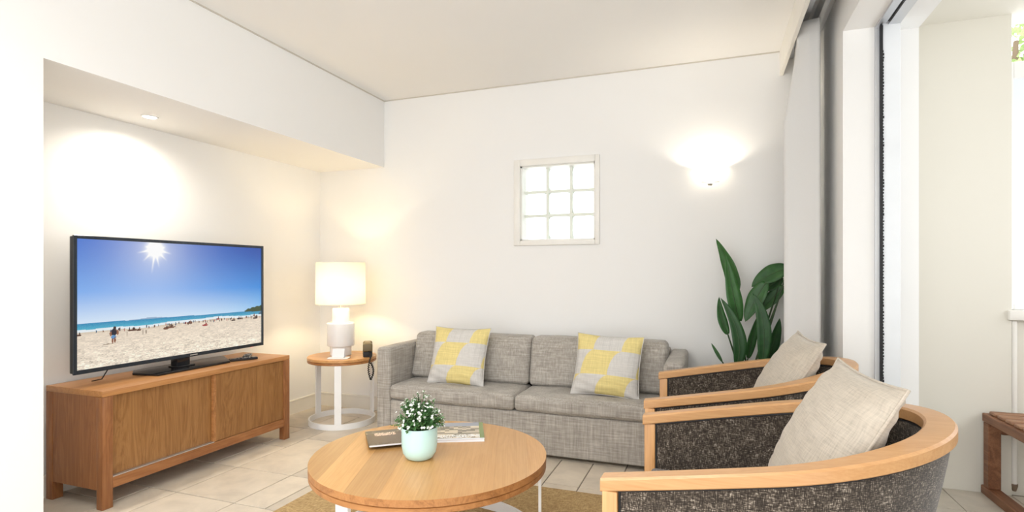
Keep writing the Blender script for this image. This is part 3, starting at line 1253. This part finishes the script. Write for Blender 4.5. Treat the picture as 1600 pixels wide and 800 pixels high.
fl['kind'] = 'stuff'
ts = obj('twigs', bs, M['stem'], pp)
ts['kind'] = 'stuff'


def mag_img(kind):
    rs = np.random.RandomState(3 + kind)
    H, W = 52, 72
    v, u = np.meshgrid((np.arange(H) + .5) / H, (np.arange(W) + .5) / W, indexing='ij')
    if kind == 0:
        img = np.tile(srgb(96, 78, 58), (H, W, 1))
        img *= (1 + .12 * (rs.rand(H, W, 1) - .5))
        img[v < .22] = srgb(110, 100, 80)
        img[u < .10] = img[u < .10] * .8
        m = (v > .20) & (v < .40) & (u > .12) & (u < .46) & (rs.rand(H, W) < .65)
        img[m] = srgb(235, 205, 180)
        m = (v > .14) & (v < .24) & (u > .56) & (u < .95) & (rs.rand(H, W) < .7)
        img[m] = srgb(235, 230, 225)
        m = (v > .58) & (v < .70) & (u > .60) & (u < .92) & (rs.rand(H, W) < .6)
        img[m] = srgb(230, 160, 110)
    else:
        r = rs.rand(H // 3 + 1, W // 4 + 1)[(np.arange(H) // 3)[:, None], (np.arange(W) // 4)[None]]
        img = np.where((r < .4)[..., None], srgb(214, 200, 176), np.where((r < .7)[..., None], srgb(168, 156, 140), srgb(120, 112, 96)))
        sk = (v < .24)
        img[sk] = srgb(150, 156, 170)
        st_ = (v > .74) & (v < .90) & (rs.rand(H, W) < .55)
        img[st_] = srgb(240, 240, 238)
        img[(u > .94)] = srgb(120, 140, 82)
        img[(v > .95)] = srgb(235, 238, 245)
    return np.clip(img, 0, 1)


def magazine(label, loc, rz, w, d, th, kind):
    t = thing('magazine', label, 'magazine', loc, rz)
    obj('pages', bx(.002, w - .002, .002, d - .002, .0006, th - .0008), M['paper'], t)
    bm = B()
    box(bm, 0, w, 0, d, 0, .0006)
    box(bm, 0, w, 0, d, th - .0008, th - .0002)
    box(bm, -.0008, 0, 0, d, 0, th - .0002)
    obj('cover', bm, M['phone'] if kind == 0 else M['paper'], t)
    picture_grid('cover_print', mag_img(kind), (0, d, th), (w, 0, 0), (0, -d, 0), print_mat('cover_print_%d' % kind, 0, .25), t)
    return t


mg = magazine('magazine with a pale printed photo cover, under the dark magazine', (-1.275, 2.085, CTZ), R(25), .36, .27, .012, 1)
magazine('dark brown magazine lying partly on the pale magazine', (-1.356, 1.952, CTZ + .0125), R(39), .28, .215, .009, 0)

# rug
bm = B()
box(bm, -2.0, -.325, 1.15, 2.835, .0005, .012, .004, 2)
rug = tag(obj('rug', bm, M['jute']), 'woven brown jute rug under the round coffee table', 'rug')

# ================================================================== ARMCHAIRS
def u_path(n_arc=40, n_str=16, x_front=-.43, hx=.460, hy=.395):
    """outer outline of the tub, from near front round the back to far front; (point, outward normal)"""
    out = []
    for i in range(n_str):
        s = i / n_str
        out.append((Vector((x_front + (0 - x_front) * s, -hy + .012 * (1 - s) ** 2, 0)), Vector((0, -1, 0))))
    for i in range(n_arc + 1):
        a = -PI / 2 + PI * i / n_arc
        p = Vector((hx * math.cos(a), hy * math.sin(a), 0))
        nrm = Vector((math.cos(a) / hx, math.sin(a) / hy, 0)).normalized()
        out.append((p, nrm))
    for i in range(1, n_str + 1):
        s = 1 - i / n_str
        out.append((Vector((x_front + (0 - x_front) * s, hy - .012 * (1 - s) ** 2, 0)), Vector((0, 1, 0))))
    return out


def rail_z(x):
    return .608 + (x + .43) * .186


def make_chair(label, loc):
    t = thing('armchair', label, 'armchair', loc, 0, 'tub armchairs')
    path = u_path()
    N = len(path)
    # bent top rail: left arm, back, right arm pieces
    def rail(i0, i1):
        bm = B()
        rings = []
        for i in range(i0, i1 + 1):
            p, nr = path[i]
            s = max(0, min(1, (p.x + .1) / .53))
            w = .056 + .016 * (s * s * (3 - 2 * s))
            q = p - nr * w
            zt = rail_z(p.x)
            th = .036
            c = .006
            prof = [(p - nr * c, zt), (p, zt - c), (p, zt - th + .003), (p - nr * .003, zt - th), (q + nr * .003, zt - th), (q, zt - th + .003), (q, zt - c), (q + nr * c, zt)]
            rings.append([bm.verts.new((a.x, a.y, z)) for a, z in prof])
        for A, D in zip(rings, rings[1:]):
            for k in range(8):
                bm.faces.new((A[k], A[(k + 1) % 8], D[(k + 1) % 8], D[k]))
        bm.faces.new(rings[0][::-1])
        bm.faces.new(rings[-1])
        return bm
    a, b = 16 + 9, N - 1 - 16 - 9
    obj('arm_rail', rail(0, a), M['beech'], t)
    obj('back_rail', rail(a, b), M['beech'], t)
    obj('arm_rail', rail(b, N - 1), M['beech'], t)
    # front posts
    for s in (-1, 1):
        zt = rail_z(-.41) - .0345
        bm = B()
        box(bm, -.425, -.383, s * .360 - .024, s * .360 + .024, 0, zt, .004, 2)
        obj('leg', bm, M['beech_z'], t)
    # upholstered shell
    bm = B()
    zb = .16
    outer, inner = [], []
    lev = 10
    idx = [i for i in range(N) if path[i][0].x > -.382]
    sp = []
    for i in idx:
        sp.append(path[i])
    f0, f1 = path[idx[0]], path[idx[-1]]
    sp = [(Vector((-.3815, f0[0].y, 0)), f0[1])] + sp + [(Vector((-.3815, f1[0].y, 0)), f1[1])]
    for p, nr in sp:
        zt = rail_z(p.x) - .037
        bk = max(0, min(1, (p.x + .05) / .45))
        ro, ri = [], []
        for k in range(lev + 1):
            f = k / lev
            z = zb + (zt - zb) * f
            tap = (1 - f) ** 1.15
            o = p - nr * (.012 + (.012 + .105 * bk) * tap)
            n_ = p - nr * (.046 + .020 * bk + (.012 + .105 * bk) * tap)
            ro.append(bm.verts.new((o.x, o.y, z)))
            ri.append(bm.verts.new((n_.x, n_.y, z)))
        outer.append(ro)
        inner.append(ri)
    for i in range(len(sp) - 1):
        for k in range(lev):
            bm.faces.new((outer[i][k], outer[i + 1][k], outer[i + 1][k + 1], outer[i][k + 1]))
            bm.faces.new((inner[i][k], inner[i][k + 1], inner[i + 1][k + 1], inner[i + 1][k]))
        bm.faces.new((outer[i][lev], outer[i + 1][lev], inner[i + 1][lev], inner[i][lev]))
        bm.faces.new((outer[i][0], inner[i][0], inner[i + 1][0], outer[i + 1][0]))
    for i in (0, -1):
        for k in range(lev):
            bm.faces.new((outer[i][k], inner[i][k], inner[i][k + 1], outer[i][k + 1]))
    in_edge = [r[lev].co.copy() for r in inner]
    out_edge = [r[lev].co.copy() for r in outer]
    in_f = [[v.co.copy() for v in inner[0]], [v.co.copy() for v in inner[-1]]]
    out_f = [[v.co.copy() for v in outer[0]], [v.co.copy() for v in outer[-1]]]
    shell = obj('shell', bm, M['fleck'], t, 50)
    bm = B()
    tube(bm, [p - Vector((0, 0, .003)) for p in in_edge], .0035, 6)
    tube(bm, [p - Vector((0, 0, .003)) for p in out_edge], .003, 6)
    for ln in in_f + out_f:
        tube(bm, [p + Vector((.003, 0, 0)) for p in ln], .0032, 6)
    obj('piping', bm, M['black'], shell)
    # seat
    bm = B()
    n = 26
    xs = []
    for i in range(n + 1):
        a_ = -PI / 2 + PI * i / n
        xs.append((.02 + .27 * math.cos(a_), .30 * math.sin(a_)))
    prism(bm, [(-.375, -.312)] + xs + [(-.375, .312)], .19, .30, .008, 2)
    obj('seat_frame', bm, M['fleck'], t, 40)
    bm = B()
    prism(bm, [(-.395, -.305)] + [(x - .002, y * .985) for x, y in xs] + [(-.395, .305)], .3005, .425, .03, 4)
    obj('seat_cushion', bm, M['fleck'], t, 50)
    obj('front_rail', bx(-.415, -.39, -.3355, .3355, .20, .298, .003, 2), M['beech'], t)
    for s in (-1, 1):
        bm = B()
        tube(bm, [(.20, s * .19, .19), (.245, s * .215, 0)], [.020, .015], 12)
        obj('leg', bm, M['beech_z'], t)
    return t


chA = make_chair('tub armchair with bent beech rail nearer the coffee table, farther from the sofa', (.160, 1.845, 0))
chA.rotation_euler = (0, 0, R(-2.5))
chB = dup(chA, (.15, 2.828, 0), 0, 'tub armchair with bent beech rail standing next to the sofa')


def chair_cushion(label, o, ex, ey, seed):
    p, edge = pillow('chair_cushion', M['linen'], .53, .51, .16, Matrix.Identity(4), seed=seed, wrinkle=.007, pinch=.06)
    p.matrix_world = basis(o, ex, ey)
    tag(p, label, 'cushion', 'beige cushions on the armchairs')
    obj('piping', tube(B(), edge, .0045, 8, True), M['linen'], p)
    return p


chair_cushion('beige linen cushion on the armchair that is farther from the sofa', (.316, 1.866, .650), (.10, -1, .0), (.46, .05, .88), 4)
chair_cushion('beige linen cushion on the armchair next to the sofa', (.305, 2.83, .650), (.06, -1, .0), (.48, .03, .87), 13)

# ================================================================== CURTAIN
bm = B()
z_lv = [.015, .5, 1.1, 1.7, 2.0, 2.1, 2.2, 2.3, 2.40, 2.50, 2.538]
ctl = [(.545, 3.345), (.548, 3.325), (.540, 3.312), (.52, 3.318), (.47, 3.335), (.400, 3.352), (.380, 3.374), (.400, 3.394), (.49, 3.402), (.545, 3.418), (.552, 3.436),
       (.54, 3.452), (.46, 3.468), (.405, 3.485), (.42, 3.508), (.53, 3.528), (.552, 3.548), (.535, 3.568), (.455, 3.585), (.432, 3.605), (.445, 3.630), (.53, 3.648), (.550, 3.668), (.50, 3.69), (.440, 3.70)]
prof = []
for i in range(161):
    q = i / 160 * (len(ctl) - 1)
    k = min(int(q), len(ctl) - 2)
    f = q - k
    P0, P1, P2, P3 = (Vector(ctl[max(0, min(len(ctl) - 1, k + d))]) for d in (-1, 0, 1, 2))
    c = .5 * (2 * P1 + (P2 - P0) * f + (2 * P0 - 5 * P1 + 4 * P2 - P3) * f * f + (3 * P1 - P0 - 3 * P2 + P3) * f ** 3)
    prof.append((c.x, c.y))
rows = []
for z in z_lv:
    k = 1.0 if z < 2.0 else 1 - .55 * min(1, (z - 2.0) / .40)
    lo_s = []
    for x, y in prof:
        lo_s.append(bm.verts.new(((x if x > .497 else .497 + (x - .497) * k), y + .006 * math.sin(z * 2 + x * 40), z)))
    rows.append(lo_s)
for a, b in zip(rows, rows[1:]):
    for i in range(160):
        bm.faces.new((a[i], a[i + 1], b[i + 1], b[i]))
cu = obj('curtain', bm, M['curtain'], None, 80)
sm = cu.modifiers.new('cloth_thickness', 'SOLIDIFY')
sm.thickness = .003
tag(cu, 'white full length curtain drawn back beside the sliding door', 'curtain')

# ================================================================== STRELITZIA
pl = thing('strelitzia_plant', 'tall dark green broad leaved plant standing behind the armchairs', 'plant', (.2, 3.745, 0))
obj('pot', lathe(B(), [(0, 0), (.10, 0), (.115, .01), (.135, .27), (.130, .275), (.122, .27), (.115, .22), (0, .22)], 40), M['white'], pl, 50)
obj('soil', lathe(B(), [(0, .245), (.119, .243), (.117, .225), (0, .223)], 30), M['soil'], pl)


def blade(base, mid, tip, w, nrm, fold=.25):
    """broad leaf along a quadratic arc, folded on its midrib"""
    bm = B()
    base, mid, tip, nrm = Vector(base), Vector(mid), Vector(tip), Vector(nrm).normalized()
    ctrl = mid * 2 - (base + tip) * .5
    n = 18
    rows = []
    for i in range(n + 1):
        s = i / n
        p = base * (1 - s) ** 2 + ctrl * 2 * s * (1 - s) + tip * s * s
        d = ((ctrl - base) * (1 - s) + (tip - ctrl) * s).normalized()
        side = d.cross(nrm).normalized()
        up = side.cross(d)
        ww = w * (math.sin(PI * min(1, s * .97 + .03) ** .72)) ** .75
        row = []
        for q in (-1, -.55, 0, .55, 1):
            wave = .06 * math.sin(s * 15 + q * 2) * abs(q)
            row.append(bm.verts.new(p + side * ww * q + up * (ww * fold * q * q + ww * wave)))
        rows.append(row)
    for a, b in zip(rows, rows[1:]):
        for k in range(4):
            bm.faces.new((a[k], a[k + 1], b[k + 1], b[k]))
    return bm


leaves = [
    # base, mid, tip, half width, facing
    ((.148, 3.80, 1.04), (.112, 3.80, 1.20), (.026, 3.78, 1.391), .042, (-.55, -1, .1)),
    ((.160, 3.72, .862), (.124, 3.70, 1.05), (.085, 3.72, 1.283), .040, (.25, -1, .1)),
    ((.094, 3.66, .787), (.056, 3.66, .895), (.043, 3.66, 1.019), .025, (.3, -1, 0)),
    ((.146, 3.62, .60), (.150, 3.62, .80), (.052, 3.64, 1.013), .036, (.2, -1, .15)),
    ((.060, 3.62, .62), (.026, 3.62, .68), (-.002, 3.62, .731), .009, (.2, -1, .1)),
    ((.45, 3.80, 1.20), (.335, 3.79, 1.150), (.238, 3.78, 1.080), .050, (.1, -1, .5)),
    ((.318, 3.74, 1.11), (.250, 3.73, .985), (.198, 3.72, .862), .045, (-.3, -1, .2)),
    ((.290, 3.66, .62), (.296, 3.65, .86), (.236, 3.66, 1.045), .036, (-.1, -1, .1)),
    ((.42, 3.87, 1.145), (.36, 3.87, 1.09), (.30, 3.86, 1.055), .035, (.1, -1, .4)),
    ((.43, 3.85, 1.085), (.35, 3.85, .99), (.29, 3.84, .915), .035, (-.2, -1, .3)),
    ((.330, 3.80, .62), (.372, 3.80, .75), (.402, 3.80, .885), .032, (.3, -1, .1)),
    ((.220, 3.83, .62), (.248, 3.83, .76), (.280, 3.82, .90), .024, (.2, -1, 0)),
]
rs = random.Random(8)
for i, (b_, m_, t_, w_, n_) in enumerate(leaves):
    off = Vector((-.2, -3.745, 0))
    lf = obj('leaf', blade(Vector(b_) + off, Vector(m_) + off, Vector(t_) + off, w_ * 1.14, n_), M['leaf'], pl, 80)
    sm = lf.modifiers.new('thick', 'SOLIDIFY')
    sm.thickness = .0012
    bb = Vector(b_) + off
    an = rs.random() * 2 * PI
    foot = Vector((.05 * math.cos(an), .05 * math.sin(an), .235))
    md = foot.lerp(bb, .55) + Vector((0, 0, .04))
    tube_pts = [foot, foot.lerp(md, .5) + Vector((0, 0, .01)), md, md.lerp(bb, .6), bb]
    obj('stem', tube(B(), tube_pts, [.0065, .006, .0055, .005, .004], 8), M['stem'], pl)
    ctrl = Vector(m_) * 2 - (Vector(b_) + Vector(t_)) * .5
    rib = [Vector(b_) * (1 - s) ** 2 + ctrl * 2 * s * (1 - s) + Vector(t_) * s * s + off - Vector(n_).normalized() * -.0006 for s in (0, .2, .4, .6, .8, .95)]
    obj('midrib', tube(B(), rib, [.0032, .003, .0025, .002, .0015, .001], 6), M['stem'], lf)

# ================================================================== SCONCE, DOWNLIGHT, ADDED FILL LIGHTS
sc = thing('wall_sconce', 'lit white half bowl wall light glowing above the plant', 'wall light', (-.01, YB, 1.80))
bm = B()
prof = [(.105, .085), (.102, .060), (.088, .028), (.062, .004), (.030, -.010), (.010, -.014)]
inn = [(.005, -.010), (.028, -.006), (.059, .008), (.084, .031), (.098, .062), (.101, .085)]
lathe(bm, prof + inn + [prof[0]], 36, 0, 0, PI, 2 * PI)
obj('bowl', bm, shade_mat('opal_glass', (.95, .94, .92), .85), sc, 60)
obj('finial', lathe(B(), [(0, -.040), (.012, -.038), (.018, -.028), (.012, -.0145), (0, -.0145)], 20, 0, -.035), M['brass'], sc)
obj('back_plate', bx(-.06, .06, -.008, -.0005, -.01, .06, .002, 1), M['white'], sc)
obj('bulb', lathe(B(), [(0, .004), (.010, .006), (.014, .010), (.012, .014), (.006, .017), (0, .018)], 18, 0, -.05), emit_mat('sconce_bulb', WARM, 5), sc)
sd = bpy.data.lights.new('sconce_light', 'POINT')
sd.energy = SCONCE_W
sd.color = (1, .90, .74)
sd.shadow_soft_size = .02
sl = bpy.data.objects.new('sconce_light', sd)
C.objects.link(sl)
sl.location = (0, -.055, .040)
sl.parent = sc

dn = thing('downlight', 'small round recessed downlight in the niche ceiling', 'ceiling light', (-3.015, 2.217, ZN))
obj('trim_ring', lathe(B(), [(.034, 0), (.044, 0), (.044, -.003), (.038, -.006), (.034, -.004), (.034, 0)], 32), M['white'], dn)
obj('lens', lathe(B(), [(0, -.0008), (.0335, -.0008), (.0335, -.0025), (0, -.003)], 28), emit_mat('downlight_lens', (1, .95, .85), 8), dn)
dd = bpy.data.lights.new('downlight_beam', 'SPOT')
dd.energy = DOWN_W
dd.color = (1, .92, .80)
dd.spot_size = R(165)
dd.spot_blend = 1
dd.shadow_soft_size = .03
dl = bpy.data.objects.new('downlight_beam', dd)
C.objects.link(dl)
dl.location = (0, 0, -.012)
dl.parent = dn

for k, (x, y, lab) in enumerate(((-1.55, .75, 'added round fill light on the main ceiling nearest the television niche'), (-.75, .75, 'added round fill light on the main ceiling nearest the coffee table'),
                                 (-1.65, -.65, 'added round ceiling fill light far from sofa on the niche side'), (-.55, -.65, 'added round ceiling fill light far from sofa on the window side'))):
    rl = dup(dn, (x, y, ZC), 0, lab, 'added fill lights on the ceiling')  # added fill lights out of view, brightening back wall, sofa and floor
    for ch in list(rl.children):
        if ch.type == 'LIGHT':
            bpy.data.objects.remove(ch)
    rd_ = bpy.data.lights.new('added_fill_beam', 'SPOT')
    rd_.energy = FILL_W
    rd_.color = (1, .985, .965)
    rd_.spot_size = R(165)
    rd_.spot_blend = 1
    rd_.shadow_soft_size = .12
    ro_ = bpy.data.objects.new('added_fill_beam', rd_)
    C.objects.link(ro_)
    ro_.location = (0, 0, -.02)
    ro_.parent = rl

# ================================================================== BALCONY THINGS
be = thing('bench', 'brown slatted wooden bench on the tiled balcony', 'bench', (1.352, 3.02, -.002))
for y in (.50, .0):
    obj('leg', bx(0, .055, y, y + .055, .0455, .385, .003, 1), M['teak'], be)
    obj('leg', bx(.93, .985, y, y + .055, .0455, .385, .003, 1), M['teak'], be)
for x in (-.004, .93):
    obj('foot_rail', bx(x, x + .062, -.04, .575, 0, .045, .004, 1), M['teak'], be)
    obj('top_rail', bx(x, x + .055, -.04, .56, .3855, .43, .004, 1), M['teak'], be)
obj('brace', prism(B(), [(.056, .505), (.14, .505), (.14, .54), (.056, .54)], .33, .384, .01, 2), M['teak'], be)
for k in range(7):
    y = -.03 + k * .082
    obj('slat', bx(.012, .98, y, y + .062, .4305, .448, .006, 2), M['teak_x'], be)

dp = thing('drain_pipe', 'thin cream pipe running down the parapet beside bench', 'pipe', (1.495, 3.605, 0))
bm = tube(B(), [(0, 0, .915), (0, 0, .06)], .012, 12)
obj('pipe', bm, M['winframe'], dp)
obj('pipe_end', lathe(B(), [(0, .02), (.008, .022), (.015, .05), (.015, .0595), (0, .0595)], 14), M['bark'], dp)

tree = thing('garden_tree', 'leafy pale green tree standing beyond the balcony', 'tree', (2.75, 6.6, -1.0))
obj('trunk', tube(B(), [(0, 0, 0), (.03, .02, 1.5), (-.05, 0, 3.0), (.0, .0, 4.4)], [.09, .08, .06, .02], 10), M['bark'], tree)
bm = B()
rs = random.Random(5)
for k in range(2600):
    v = Vector((rs.gauss(0, 1), rs.gauss(0, 1), rs.gauss(0, 1))).normalized() * rs.random() ** .4
    p = Vector((v.x * .95, v.y * .95, 4.15 + v.z * .75))
    if mnoise.noise(p * 3) < -.02:
        continue
    d = Vector((rs.gauss(0, 1), rs.gauss(0, 1), rs.gauss(-.3, 1))).normalized()
    quadleaf(bm, p, d, d.orthogonal().normalized(), .10, .025)
lv = obj('foliage', bm, M['tree'], tree, 0)
lv['kind'] = 'stuff'
